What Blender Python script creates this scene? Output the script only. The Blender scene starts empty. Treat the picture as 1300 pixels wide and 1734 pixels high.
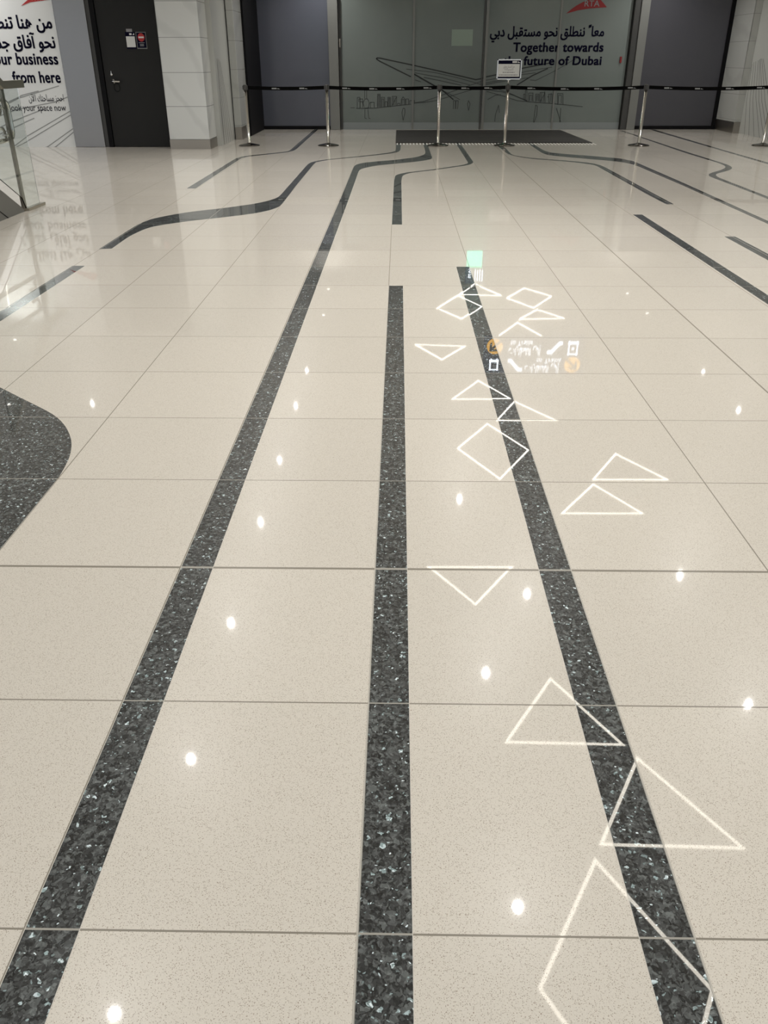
import bpy, bmesh, math, random
from mathutils import Vector, Matrix
random.seed(7)
sc = bpy.context.scene
COL = sc.collection

# ---------------------------------------------------------------- camera
CAM = Vector((0.0646, -0.918, 1.3688))
PITCH, ROLL, YAW, FPX = 0.504328, -0.0015022, 0.0174657, 1387.84
fw = Vector((-math.sin(YAW)*math.cos(PITCH), math.cos(YAW)*math.cos(PITCH), -math.sin(PITCH)))
r0 = Vector((math.cos(YAW), math.sin(YAW), 0)); u0 = r0.cross(fw)
rr = r0*math.cos(ROLL) + u0*math.sin(ROLL); uu = -r0*math.sin(ROLL) + u0*math.cos(ROLL)
cd = bpy.data.cameras.new('camera'); cam = bpy.data.objects.new('camera', cd); COL.objects.link(cam)
cd.sensor_fit = 'VERTICAL'; cd.sensor_height = 24.0; cd.lens = FPX/1734*24.0
cd.clip_start = 0.05; cd.clip_end = 200
M = Matrix.Identity(4)
for i in range(3):
    M[i][0] = rr[i]; M[i][1] = uu[i]; M[i][2] = -fw[i]; M[i][3] = CAM[i]
cam.matrix_world = M
sc.camera = cam
# ---------------------------------------------------------------- light levels, world, exposure
SPOT_W = 144.0
LED_E = 13.0
WORLD_E = 0.60
sc.view_settings.view_transform = 'Standard'; sc.view_settings.look = 'None'
sc.view_settings.gamma = 1.0; sc.view_settings.exposure = 0.0
w = bpy.data.worlds.new('world'); sc.world = w; w.use_nodes = True
w.node_tree.nodes['Background'].inputs[0].default_value = (0.93, 0.97, 1.0, 1)
w.node_tree.nodes['Background'].inputs[1].default_value = WORLD_E
CEIL = 3.4      # ceiling height
TILE = 0.6

# ---------------------------------------------------------------- measured outlines (metres)
BANDS = {'1': [[(-1.84, 19.3), (-1.821, 14.414), (-1.842, 14.248), (-1.997, 14.046), (-2.248, 13.732), (-2.412, 13.541), (-2.496, 13.356), (-2.525, 13.086), (-2.516, 9.678)], [(-1.75, 19.3), (-1.729, 14.691), (-1.745, 14.373), (-1.809, 14.147), (-1.978, 13.907), (-2.228, 13.598), (-2.356, 13.43), (-2.421, 13.247), (-2.438, 13.122), (-2.405, 9.668)]], '2': [[(0.01, 15.84), (0.005, 14.418), (-0.03, 14.212), (-0.128, 14.01), (-0.395, 13.679), (-0.832, 13.216), (-1.026, 13.039), (-1.208, 12.78), (-1.278, 12.564), (-1.3, 12.322), (-1.302, 8.969), (-1.354, 8.751), (-1.475, 8.496), (-1.651, 8.306), (-1.807, 8.144), (-1.996, 8.008), (-2.18, 7.806), (-2.284, 7.641), (-2.359, 7.5), (-2.393, 7.337), (-2.416, 7.146), (-2.411, 6.03)], [(0.1, 15.84), (0.09, 14.481), (0.05, 14.171), (-0.048, 13.951), (-0.39, 13.528), (-0.827, 13.127), (-1.018, 12.935), (-1.164, 12.696), (-1.208, 12.483), (-1.209, 9.845), (-1.192, 8.386), (-1.214, 8.223), (-1.272, 8.034), (-1.392, 7.842), (-1.545, 7.695), (-1.739, 7.542), (-1.877, 7.449), (-2.057, 7.287), (-2.2, 7.131), (-2.27, 6.996), (-2.302, 6.795), (-2.321, 6.558), (-2.31, 6.044)]], '2b': [[(-2.41, 5.4), (-2.41, 3.2)], [(-2.315, 5.4), (-2.315, 3.2)]], '3': [[(0.51, 15.84), (0.511, 14.213), (0.489, 13.758), (0.374, 13.401), (0.239, 13.202), (-0.003, 12.904), (-0.257, 12.733), (-0.45, 12.551), (-0.549, 12.357), (-0.592, 12.137), (-0.596, 11.866), (-0.591, 9.144), (-0.6, -3.0)], [(0.59, 15.84), (0.594, 13.167), (0.551, 12.992), (0.435, 12.786), (0.232, 12.569), (-0.0, 12.375), (-0.244, 12.17), (-0.376, 11.941), (-0.47, 11.72), (-0.498, 11.506), (-0.495, 9.145), (-0.502, -3.0)]], '4': [[(1.12, 15.84), (1.112, 12.573), (1.091, 12.411), (0.998, 12.206), (0.866, 12.052), (0.611, 11.725), (0.269, 11.398), (0.153, 11.275), (0.055, 11.101), (0.012, 10.932), (0.007, 10.534), (0, 10.5), (0, 7.2)], [(1.21, 15.84), (1.205, 12.622), (1.147, 12.332), (1.046, 12.144), (0.877, 11.946), (0.607, 11.624), (0.267, 11.302), (0.168, 11.141), (0.111, 10.907), (0.102, 10.535), (0.098, 10.5), (0.098, 7.2)]], '5': [[(1.83, 15.84), (1.848, 14.85), (1.856, 13.917), (1.9, 13.629), (1.999, 13.351), (2.15, 13.084), (2.413, 12.878), (2.714, 12.628), (2.917, 12.307), (2.964, 12.152), (2.951, 10.922), (2.937, 9.169), (2.945, 8.469)], [(1.93, 15.84), (1.942, 14.85), (1.916, 13.762), (1.965, 13.535), (2.167, 13.208), (2.433, 12.998), (2.738, 12.761), (2.956, 12.499), (3.022, 12.308), (3.05, 12.031), (3.045, 10.986), (3.032, 9.17), (3.031, 8.47)]], '5b': [[(2.42, 7.791), (2.42, 0.0)], [(2.515, 7.792), (2.51, 0.0)]], '5c': [[(2.935, 6.63), (2.935, 0.0)], [(3.03, 6.63), (3.03, 0.0)]], '6': [[(2.46, 15.84), (2.449, 13.957), (2.512, 13.612), (2.753, 13.354), (3.032, 13.052), (3.296, 12.83), (3.473, 12.582), (3.554, 12.263), (3.578, 9.876), (3.564, 7.26), (3.57, 0.0)], [(2.54, 15.84), (2.551, 14.361), (2.636, 14.017), (2.888, 13.784), (3.137, 13.576), (3.401, 13.301), (3.54, 13.177), (3.631, 12.865), (3.662, 12.698), (3.661, 10.15), (3.629, 7.426), (3.655, 0.0)]], '7': [[(4.89, 18.964), (4.881, 17.297), (4.836, 14.022), (4.859, 12.943), (4.868, 12.426), (4.829, 12.097), (4.77, 11.906), (4.602, 11.6), (4.332, 11.25), (4.242, 11.049), (4.195, 10.833), (4.198, 10.306), (4.194, 9.474), (4.181, 8.84), (4.18, 0.0)], [(4.956, 18.862), (4.915, 14.283), (4.928, 13.06), (4.936, 12.494), (4.924, 12.162), (4.849, 11.845), (4.728, 11.601), (4.549, 11.365), (4.409, 11.194), (4.333, 11.028), (4.286, 10.792), (4.273, 10.021), (4.261, 9.046), (4.27, 0.0)]], '8': [[(5.625, 19.229), (5.578, 15.031), (5.546, 12.335), (5.55, 0.0)], [(5.735, 19.229), (5.657, 15.165), (5.636, 12.565), (5.64, 0.0)]], '4b': [[(0, 4.8), (0, -3.0)], [(0.098, 4.8), (0.098, -3.0)]], '3b': [[(0.502, 5.4), (0.502, -3.0)], [(0.6, 5.4), (0.6, -3.0)]], '9': [[(-1.833, 2.767), (-1.8, 2.738), (-1.687, 2.639), (-1.571, 2.538), (-1.496, 2.473), (-1.427, 2.404), (-1.363, 2.319), (-1.315, 2.238), (-1.276, 2.159), (-1.252, 2.094), (-1.228, 2.011), (-1.214, 1.931), (-1.2, 1.804), (-1.199, 1.668), (-1.2, 0.6)], [(-2.6, 3.35), (-2.4, 3.0), (-2.3, 2.2), (-2.2, 1.2), (-2.0, 0.6)]]}
TRIS = [[(1.422, 4.734), (0.905, 3.897), (1.914, 3.884)], [(1.95, 3.817), (1.453, 2.935), (2.515, 2.918)], [(0.359, 6.518), (1.349, 6.533), (0.855, 5.747)], [(3.065, 9.428), (2.549, 8.562), (3.596, 8.568)], [(2.579, 8.52), (1.996, 7.67), (3.047, 7.685)], [(1.432, 12.385), (0.9, 11.439), (1.91, 11.453)], [(1.924, 11.414), (1.537, 10.568), (2.508, 10.547)], [(1.417, 10.509), (0.887, 9.565), (1.406, 8.563), (1.921, 9.529)], [(0.356, 14.331), (1.381, 14.241), (0.862, 13.358)], [(2.543, 15.945), (1.967, 14.83), (2.963, 14.842)], [(3.093, 16.948), (2.563, 16.105), (3.608, 16.189)], [(3.071, 18.866), (2.522, 17.873), (3.039, 16.971), (3.62, 18.051)], [(1.44, 18.107), (0.881, 16.888), (1.398, 16.002), (1.936, 17.08)], [(1.93, 19.218), (1.446, 18.107), (2.492, 18.087)], [(1.43, 2.88), (0.89, 1.95), (1.42, 1.02), (1.96, 1.95)]]
SPOTS = [(-1.52, 1.76), (-1.52, 3.71), (-1.52, 5.46), (-1.53, 7.43), (-1.53, 9.15), (-1.52, 11.09), (-1.52, 12.78), (-1.52, 16.33), (-1.58, 18.57), (0.86, 2.47), (0.86, 4.75), (0.84, 8.05), (1.39, 5.98), (3.03, 4.39), (3.05, 6.37), (5.33, 11.01), (5.36, 12.78), (5.41, 16.64), (5.41, 18.37), (-4.75, 11.17), (-7.4, 14.57)]
DRAW_THICK = [[(-0.423, 1.373), (-0.439, 1.389), (-0.423, 1.401), (-0.357, 1.397), (0.305, 1.272), (0.994, 1.136), (1.724, 0.985), (1.865, 1.005), (1.913, 1.031), (2.171, 1.078), (2.752, 1.207), (3.308, 1.3)], [(0.378, 1.095), (0.812, 0.878), (1.006, 0.778), (1.252, 0.596)], [(2.636, 0.882), (2.953, 1.061), (3.271, 1.196)], [(-0.423, 1.373), (-0.357, 1.335), (-0.002, 1.179), (0.308, 1.043)]]
DRAW_THIN = [[(0.379, 1.085), (0.619, 0.958), (1.396, 0.596)], [(0.211, 1.189), (0.805, 1.126), (1.33, 1.021), (1.715, 0.925), (1.908, 0.872)], [(0.402, 1.116), (0.998, 1.021), (1.598, 0.883)], [(0.593, 1.032), (1.096, 0.937), (1.408, 0.877)], [(0.404, 0.98), (0.524, 0.948)], [(-1.014, 0.435), (-0.929, 0.435)], [(-0.893, 0.424), (-0.481, 0.428), (-0.264, 0.45), (0.316, 0.504)], [(0.388, 0.532), (0.604, 0.559), (0.866, 0.639), (1.293, 0.777), (1.599, 0.873), (1.903, 0.967)], [(0.412, 0.527), (0.628, 0.542), (0.868, 0.574), (1.296, 0.692), (1.65, 0.788)], [(-0.868, 0.435), (-0.865, 0.64), (-0.805, 0.64), (-0.808, 0.435)], [(-0.83, 0.554), (-0.829, 0.608), (-0.745, 0.608), (-0.746, 0.554)], [(-0.808, 0.446), (-0.806, 0.554), (-0.746, 0.554), (-0.747, 0.446)], [(-0.702, 0.618), (-0.7, 0.779)], [(-0.658, 0.618), (-0.656, 0.779)], [(-0.718, 0.456), (-0.741, 0.532), (-0.697, 0.608), (-0.637, 0.608), (-0.601, 0.532), (-0.627, 0.424), (-0.711, 0.424)], [(-0.699, 0.402), (-0.702, 0.227), (-0.665, 0.216)], [(-0.632, 0.402), (-0.616, 0.227), (-0.58, 0.216)], [(-0.578, 0.435), (-0.577, 0.543), (-0.493, 0.543), (-0.493, 0.435)], [(-0.421, 0.445), (-0.419, 0.704), (-0.359, 0.704), (-0.36, 0.445)], [(-0.404, 0.456), (-0.403, 0.683), (-0.376, 0.683), (-0.377, 0.456)], [(-0.336, 0.45), (-0.335, 0.64), (-0.263, 0.64), (-0.264, 0.45)], [(-0.317, 0.456), (-0.316, 0.607), (-0.283, 0.607), (-0.283, 0.456)], [(-0.251, 0.456), (-0.251, 0.554), (-0.203, 0.554), (-0.203, 0.456)], [(-0.191, 0.456), (-0.191, 0.64), (-0.131, 0.64), (-0.131, 0.456)], [(-0.172, 0.467), (-0.172, 0.618), (-0.148, 0.618), (-0.148, 0.467)], [(-0.094, 0.478), (-0.095, 0.661), (0.001, 0.661), (0.002, 0.478)], [(-0.094, 0.478), (0.001, 0.65)], [(-0.065, 0.489), (-0.066, 0.64)], [(-0.027, 0.489), (-0.028, 0.618)], [(0.026, 0.484), (0.026, 0.521), (0.074, 0.521), (0.075, 0.484)], [(0.099, 0.489), (0.105, 0.596), (0.145, 0.65), (0.194, 0.596), (0.2, 0.493)], [(0.123, 0.493), (0.122, 0.596), (0.17, 0.596), (0.171, 0.493)], [(0.207, 0.499), (0.206, 0.607), (0.266, 0.607), (0.267, 0.499)], [(0.291, 0.514), (0.291, 0.575), (0.399, 0.575), (0.4, 0.514)], [(0.15, 0.183), (0.124, 0.336), (0.148, 0.423), (0.184, 0.423), (0.192, 0.336), (0.15, 0.183)], [(1.259, 0.412), (1.258, 0.574), (1.301, 0.574), (1.298, 0.412)], [(1.32, 0.412), (1.313, 0.574), (1.361, 0.574), (1.356, 0.412)], [(1.599, 0.379), (1.568, 0.509), (1.589, 0.574), (1.628, 0.509), (1.599, 0.379)], [(1.917, 0.967), (2.175, 1.009), (2.805, 1.14), (3.363, 1.223)], [(1.92, 0.915), (2.179, 0.957), (2.738, 1.082), (3.019, 1.113)], [(1.922, 0.883), (2.204, 0.936), (2.862, 1.019)], [(2.913, 0.977), (3.032, 0.966), (3.169, 1.029), (3.44, 1.154), (3.685, 1.289), (3.928, 1.422)], [(1.951, 0.788), (2.287, 0.755), (2.531, 0.691), (2.875, 0.573)], [(1.977, 0.756), (2.414, 0.648), (2.659, 0.573), (2.901, 0.552), (3.384, 0.519), (3.698, 0.493), (4.11, 0.454)], [(2.237, 0.798), (2.53, 0.702), (2.901, 0.552)], [(2.839, 0.573), (2.823, 0.776), (2.858, 0.776), (2.875, 0.573)], [(2.797, 0.595), (2.788, 0.702), (2.822, 0.702), (2.83, 0.595)], [(2.912, 0.562), (2.899, 0.723), (2.994, 0.723), (3.008, 0.562)], [(2.935, 0.573), (2.926, 0.68), (2.976, 0.68), (2.985, 0.573)], [(3.068, 0.562), (3.056, 0.701), (3.127, 0.701), (3.14, 0.562)], [(3.091, 0.573), (3.082, 0.669), (3.111, 0.669), (3.12, 0.573)], [(3.166, 0.541), (3.148, 0.733), (3.256, 0.733), (3.274, 0.541)], [(3.165, 0.551), (3.257, 0.723)], [(3.201, 0.551), (3.185, 0.723)], [(3.237, 0.551), (3.246, 0.755)], [(3.36, 0.519), (3.342, 0.701), (3.414, 0.701), (3.432, 0.519)], [(3.383, 0.53), (3.393, 0.723)], [(3.554, 0.497), (3.532, 0.712), (3.651, 0.712), (3.674, 0.497)], [(3.575, 0.519), (3.559, 0.68), (3.619, 0.68), (3.635, 0.519)], [(3.311, 0.648), (3.347, 0.648)], [(3.057, 0.138), (3.064, 0.335), (3.074, 0.487), (3.112, 0.465), (3.116, 0.291), (3.069, 0.138)], [(3.633, 0.422), (3.638, 0.138), (3.542, 0.127)], [(3.537, 0.422), (3.575, 0.335), (3.662, 0.138)], [(2.194, 0.16), (2.198, 0.292), (2.257, 0.487), (2.284, 0.335)], [(2.01, 0.595), (2.173, 0.681), (2.292, 0.691)]]
LEFT_LINES = [[(-7.681, -0.334), (-6.269, 0.001), (-5.704, 0.3)], [(-7.698, -0.406), (-6.122, 0.001), (-5.715, 0.245)], [(-7.67, -0.291), (-6.85, 0.029), (-6.602, 0.176), (-5.721, 0.58)], [(-7.688, -0.363), (-6.62, 0.092), (-5.725, 0.519)], [(-7.184, 0.452), (-6.724, 0.601), (-6.003, 0.722), (-5.702, 0.802)], [(-7.158, 0.561), (-6.655, 0.776), (-5.879, 0.974)], [(-7.229, 0.259), (-6.793, 0.424), (-6.206, 0.614)], [(-7.255, 0.148), (-6.784, 0.328), (-6.419, 0.465)], [(-7.149, 0.601), (-6.553, 0.829), (-6.254, 0.895)]]
RIGHT_GROOVES = [[(18.17, 1.275), (18.092, 0.609), (17.873, 0.003)], [(18.09, 1.308), (17.918, 0.616), (17.618, 0.005)], [(18.001, 1.324), (17.761, 0.622), (17.345, 0.008)], [(17.889, 1.34), (17.649, 0.709), (17.055, 0.009)], [(17.827, 1.356), (17.451, 0.635), (16.837, -0.0)], [(17.788, 1.372), (17.298, 0.641), (16.637, -0.005)], [(17.717, 1.372), (17.138, 0.647), (16.446, -0.006)], [(17.647, 1.372), (16.977, 0.685), (16.227, -0.004)]]
LEFT_GROOVES = [[(15.088, 1.384), (14.959, 0.74), (14.776, 0.141)], [(15.168, 1.384), (15.202, 0.731), (15.115, 0.145)], [(15.289, 1.384), (15.368, 0.724), (15.325, 0.129)], [(15.395, 1.384), (15.512, 0.718), (15.548, 0.127)], [(15.494, 1.385), (15.65, 0.713), (15.747, 0.12)], [(15.595, 1.385), (15.799, 0.707), (15.959, 0.112)], [(15.69, 1.37), (15.95, 0.701), (16.148, 0.106)], [(15.778, 1.341), (16.095, 0.695), (16.342, 0.099)]]

# ---------------------------------------------------------------- helpers
def link(name, bm, mats, parent=None, loc=None):
    me = bpy.data.meshes.new(name)
    bmesh.ops.recalc_face_normals(bm, faces=bm.faces)
    bm.to_mesh(me); bm.free()
    if not isinstance(mats, (list, tuple)): mats = [mats]
    for m in mats: me.materials.append(m)
    o = bpy.data.objects.new(name, me); COL.objects.link(o)
    if loc: o.location = loc
    if parent: o.parent = parent
    return o
def tag(o, label=None, cat=None, group=None, kind=None):
    if label: o['label'] = label
    if cat: o['category'] = cat
    if group: o['group'] = group
    if kind: o['kind'] = kind
    return o
def empty(name, loc, rz=0.0):
    o = bpy.data.objects.new(name, None); COL.objects.link(o)
    o.location = loc; o.rotation_euler = (0, 0, rz); o.empty_display_size = 0.1
    return o
def box(bm, x0, x1, y0, y1, z0, z1, mi=0, bev=0.0):
    b = bmesh.new() if bev else bm
    vs = [b.verts.new((x, y, z)) for z in (z0, z1) for y in (y0, y1) for x in (x0, x1)]
    fs = [(0,1,3,2),(4,5,7,6),(0,1,5,4),(2,3,7,6),(0,2,6,4),(1,3,7,5)]
    for f in fs:
        q = b.faces.new([vs[i] for i in f]); q.material_index = mi
    if bev:
        bmesh.ops.bevel(b, geom=b.edges[:], offset=bev, segments=2, affect='EDGES', profile=0.7)
        tmp = bpy.data.meshes.new('t'); b.to_mesh(tmp); b.free()
        n = len(bm.faces); bm.from_mesh(tmp); bpy.data.meshes.remove(tmp)
        bm.faces.ensure_lookup_table()
        for f in bm.faces[n:]: f.material_index = mi
def prism(bm, pts, axis, a0, a1, mi=0):
    """extrude polygon pts (2d) along axis between a0 and a1; axis 'y': pts are (x,z); 'x': (y,z); 'z': (x,y)"""
    def P(p, a):
        return {'y': (p[0], a, p[1]), 'x': (a, p[0], p[1]), 'z': (p[0], p[1], a)}[axis]
    A = [bm.verts.new(P(p, a0)) for p in pts]; B = [bm.verts.new(P(p, a1)) for p in pts]
    n = len(pts); fs = [bm.faces.new(A), bm.faces.new(B[::-1])]
    for i in range(n):
        fs.append(bm.faces.new((A[i], B[i], B[(i+1) % n], A[(i+1) % n])))
    for f in fs: f.material_index = mi
    return fs
def lathe(bm, prof, cx=0, cy=0, seg=32, mi=0, smooth=True):
    rings = []
    for r, z in prof:
        if r <= 1e-6: rings.append([bm.verts.new((cx, cy, z))])
        else: rings.append([bm.verts.new((cx+r*math.cos(2*math.pi*i/seg), cy+r*math.sin(2*math.pi*i/seg), z)) for i in range(seg)])
    for a, b in zip(rings, rings[1:]):
        for i in range(seg):
            j = (i+1) % seg
            q = [a[i % len(a)], a[j % len(a)], b[j % len(b)], b[i % len(b)]]
            q = list(dict.fromkeys(q))
            if len(q) >= 3:
                f = bm.faces.new(q); f.smooth = smooth; f.material_index = mi
def tube(bm, pts, r, seg=12, mi=0, closed=False):
    pts = [Vector(p) for p in pts]; n = len(pts); rings = []
    up = None
    for i, p in enumerate(pts):
        if closed: d = (pts[(i+1) % n]-pts[i-1]).normalized()
        else: d = ((pts[min(i+1, n-1)]-pts[max(i-1, 0)])).normalized()
        if up is None:
            up = d.orthogonal().normalized()
        up = (up - d*up.dot(d)).normalized(); s = d.cross(up)
        rings.append([bm.verts.new(p + r*(math.cos(2*math.pi*k/seg)*up + math.sin(2*math.pi*k/seg)*s)) for k in range(seg)])
    prs = list(zip(rings, rings[1:])) + ([(rings[-1], rings[0])] if closed else [])
    for a, b in prs:
        for k in range(seg):
            f = bm.faces.new((a[k], a[(k+1) % seg], b[(k+1) % seg], b[k])); f.smooth = True; f.material_index = mi
    if not closed:
        bm.faces.new(rings[0][::-1]).material_index = mi; bm.faces.new(rings[-1]).material_index = mi
def soften(pts, it=2, cut=0.12):
    for _ in range(it):
        out = [pts[0]]
        for a, b in zip(pts, pts[1:]):
            L = math.hypot(b[0]-a[0], b[1]-a[1]);
            if L < 1e-6: continue
            t = min(0.25, cut/L)
            out += [(a[0]+(b[0]-a[0])*t, a[1]+(b[1]-a[1])*t), (b[0]-(b[0]-a[0])*t, b[1]-(b[1]-a[1])*t)]
        out.append(pts[-1]); pts = out
    return pts
def ribbon(bm, pts, wd, place, mi=0):
    """thin strip of width wd along 2d pts; place maps (a,b,depth) -> xyz"""
    for a, b in zip(pts, pts[1:]):
        dx, dy = b[0]-a[0], b[1]-a[1]; L = math.hypot(dx, dy)
        if L < 1e-5: continue
        nx, ny = -dy/L*wd/2, dx/L*wd/2; ex, ey = dx/L*wd*.25, dy/L*wd*.25
        c = [(a[0]+nx-ex, a[1]+ny-ey), (a[0]-nx-ex, a[1]-ny-ey), (b[0]-nx+ex, b[1]-ny+ey), (b[0]+nx+ex, b[1]+ny+ey)]
        vs = [bm.verts.new(place(p[0], p[1], d)) for d in (0, 1) for p in c]
        for f in [(0,1,2,3),(4,5,6,7),(0,1,5,4),(1,2,6,5),(2,3,7,6),(3,0,4,7)]:
            bm.faces.new([vs[i] for i in f]).material_index = mi
def text_into(bm, body, x0, x1, zb, Y, height=None, bold=0.0, mi=0, thick=0.0012, caps=None):
    """flat lettering standing on the line z=zb, facing -Y, fitted between x0 and x1"""
    c = bpy.data.curves.new('lettering', 'FONT'); c.body = body; c.size = 1.0; c.offset = 0.006 if bold > 0.01 else 0.0; c.resolution_u = 3
    if bold > 0.01 and ord(body[0]) < 256: c.space_character = 1.05
    o = bpy.data.objects.new('lettering', c); COL.objects.link(o)
    bpy.context.view_layer.update()
    dg = bpy.context.evaluated_depsgraph_get()
    me = bpy.data.meshes.new_from_object(o.evaluated_get(dg))
    xs = [v.co.x for v in me.vertices]; ys = [v.co.y for v in me.vertices]
    sx = (x1-x0)/(max(xs)-min(xs)); sy = sx if height is None else height
    t = bmesh.new()
    for si, (ox, oy) in enumerate([(0, 0)] if bold < 0.01 else [(-bold*.5, -bold*.3), (bold*.5, -bold*.3), (bold*.5, bold*.3), (-bold*.5, bold*.3)]):
        k0 = len(t.verts); t.from_mesh(me); t.verts.ensure_lookup_table()
        for v in t.verts[k0:]: v.co.x += ox; v.co.y += oy; v.co.z = si*0.00025
    ex = bmesh.ops.extrude_face_region(t, geom=t.faces[:])
    mx = min(xs)
    moved = {v for v in ex['geom'] if isinstance(v, bmesh.types.BMVert)}
    for v in t.verts:
        d = Y - (thick + v.co.z if v not in moved else 0)
        v.co = Vector((x0+(v.co.x-mx)*sx, d, zb+v.co.y*sy))
    m2 = bpy.data.meshes.new('t2'); t.to_mesh(m2); t.free()
    n = len(bm.faces); bm.from_mesh(m2); bm.faces.ensure_lookup_table()
    for f in bm.faces[n:]: f.material_index = mi
    bpy.data.meshes.remove(m2); bpy.data.meshes.remove(me); bpy.data.objects.remove(o); bpy.data.curves.remove(c)
AR = {'ا': (0xFE8D, 0xFE8E), 'آ': (0xFE81, 0xFE82), 'أ': (0xFE83, 0xFE84), 'إ': (0xFE87, 0xFE88), 'ى': (0xFEEF, 0xFEF0),
      'د': (0xFEA9, 0xFEAA), 'ر': (0xFEAD, 0xFEAE), 'ز': (0xFEAF, 0xFEB0), 'و': (0xFEED, 0xFEEE), 'ة': (0xFE93, 0xFE94)}
for ch, b in {'ب': 0xFE8F, 'ت': 0xFE95, 'ج': 0xFE9D, 'ح': 0xFEA1, 'س': 0xFEB1, 'ط': 0xFEC1, 'ع': 0xFEC9, 'ف': 0xFED1, 'ق': 0xFED5,
              'ك': 0xFED9, 'ل': 0xFEDD, 'م': 0xFEE1, 'ن': 0xFEE5, 'ه': 0xFEE9, 'ي': 0xFEF1}.items():
    AR[ch] = (b, b+1, b+2, b+3)
def arabic(s):
    """joined letter forms, laid out for a left-to-right renderer"""
    s = s.replace('لآ', '\u0001'); out = []
    tab = dict(AR); tab['\u0001'] = (0xFEF5, 0xFEF6)
    for i, ch in enumerate(s):
        if ch not in tab: out.append('\uFE70' if ch == '\u064B' else ch); continue
        p = s[i-1] if i else ' '; n = s[i+1] if i+1 < len(s) else ' '
        jp = p in tab and len(tab[p]) == 4; jn = n in tab and len(tab[ch]) == 4
        f = tab[ch]; k = (3 if jn else 1) if jp else (2 if jn else 0)
        out.append(chr(f[k]))
    return ''.join(out[::-1])

# ---------------------------------------------------------------- materials
def mat(name, col, rough=0.5, metal=0.0, coat=0.0, coat_r=0.03, spec=0.5, emit=None, es=0.0, trans=0.0, ior=1.5, alpha=1.0):
    m = bpy.data.materials.new(name); m.use_nodes = True
    b = m.node_tree.nodes['Principled BSDF']; I = b.inputs
    I['Base Color'].default_value = (*col, 1); I['Roughness'].default_value = rough; I['Metallic'].default_value = metal
    I['Coat Weight'].default_value = coat; I['Coat Roughness'].default_value = coat_r
    I['Specular IOR Level'].default_value = spec; I['Transmission Weight'].default_value = trans; I['IOR'].default_value = ior
    if emit: I['Emission Color'].default_value = (*emit, 1); I['Emission Strength'].default_value = es
    return m
class NT:
    def __init__(s, m): s.t = m.node_tree; s.n = s.t.nodes; s.b = s.n['Principled BSDF']
    def new(s, k, **kw):
        x = s.n.new(k)
        for a, v in kw.items(): setattr(x, a, v)
        return x
    def link(s, a, b): s.t.links.new(a, b)
    def m(s, op, a, b=None, c=None, clamp=False):
        x = s.new('ShaderNodeMath', operation=op, use_clamp=clamp)
        for i, v in enumerate((a, b, c)):
            if v is None: continue
            if isinstance(v, (int, float)): x.inputs[i].default_value = v
            else: s.link(v, x.inputs[i])
        return x.outputs[0]
    def mix(s, f, a, b):
        x = s.new('ShaderNodeMix', data_type='RGBA')
        for i, v in ((0, f), (6, a), (7, b)):
            if isinstance(v, tuple): x.inputs[i].default_value = (*v, 1)
            elif isinstance(v, (int, float)): x.inputs[i].default_value = v
            else: s.link(v, x.inputs[i])
        return x.outputs[2]
    def ramp(s, f, stops):
        x = s.new('ShaderNodeValToRGB'); e = x.color_ramp.elements
        while len(e) < len(stops): e.new(0.5)
        for q, (p, c) in zip(e, stops): q.position = p; q.color = (*c, 1)
        s.link(f, x.inputs[0]); return x.outputs[0]
    def pos(s):
        return s.new('ShaderNodeNewGeometry').outputs['Position']
    def xyz(s, v):
        x = s.new('ShaderNodeSeparateXYZ'); s.link(v, x.inputs[0]); return x.outputs
    def noise(s, v, scale, detail=2, rough=0.5, out=0):
        x = s.new('ShaderNodeTexNoise'); x.inputs['Scale'].default_value = scale; x.inputs['Detail'].default_value = detail
        x.inputs['Roughness'].default_value = rough
        if v is not None: s.link(v, x.inputs['Vector'])
        return x.outputs[out]
    def vor(s, v, scale, feat='F1', rnd=1.0):
        x = s.new('ShaderNodeTexVoronoi', feature=feat); x.inputs['Scale'].default_value = scale; x.inputs['Randomness'].default_value = rnd
        s.link(v, x.inputs['Vector']); return x.outputs

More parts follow.
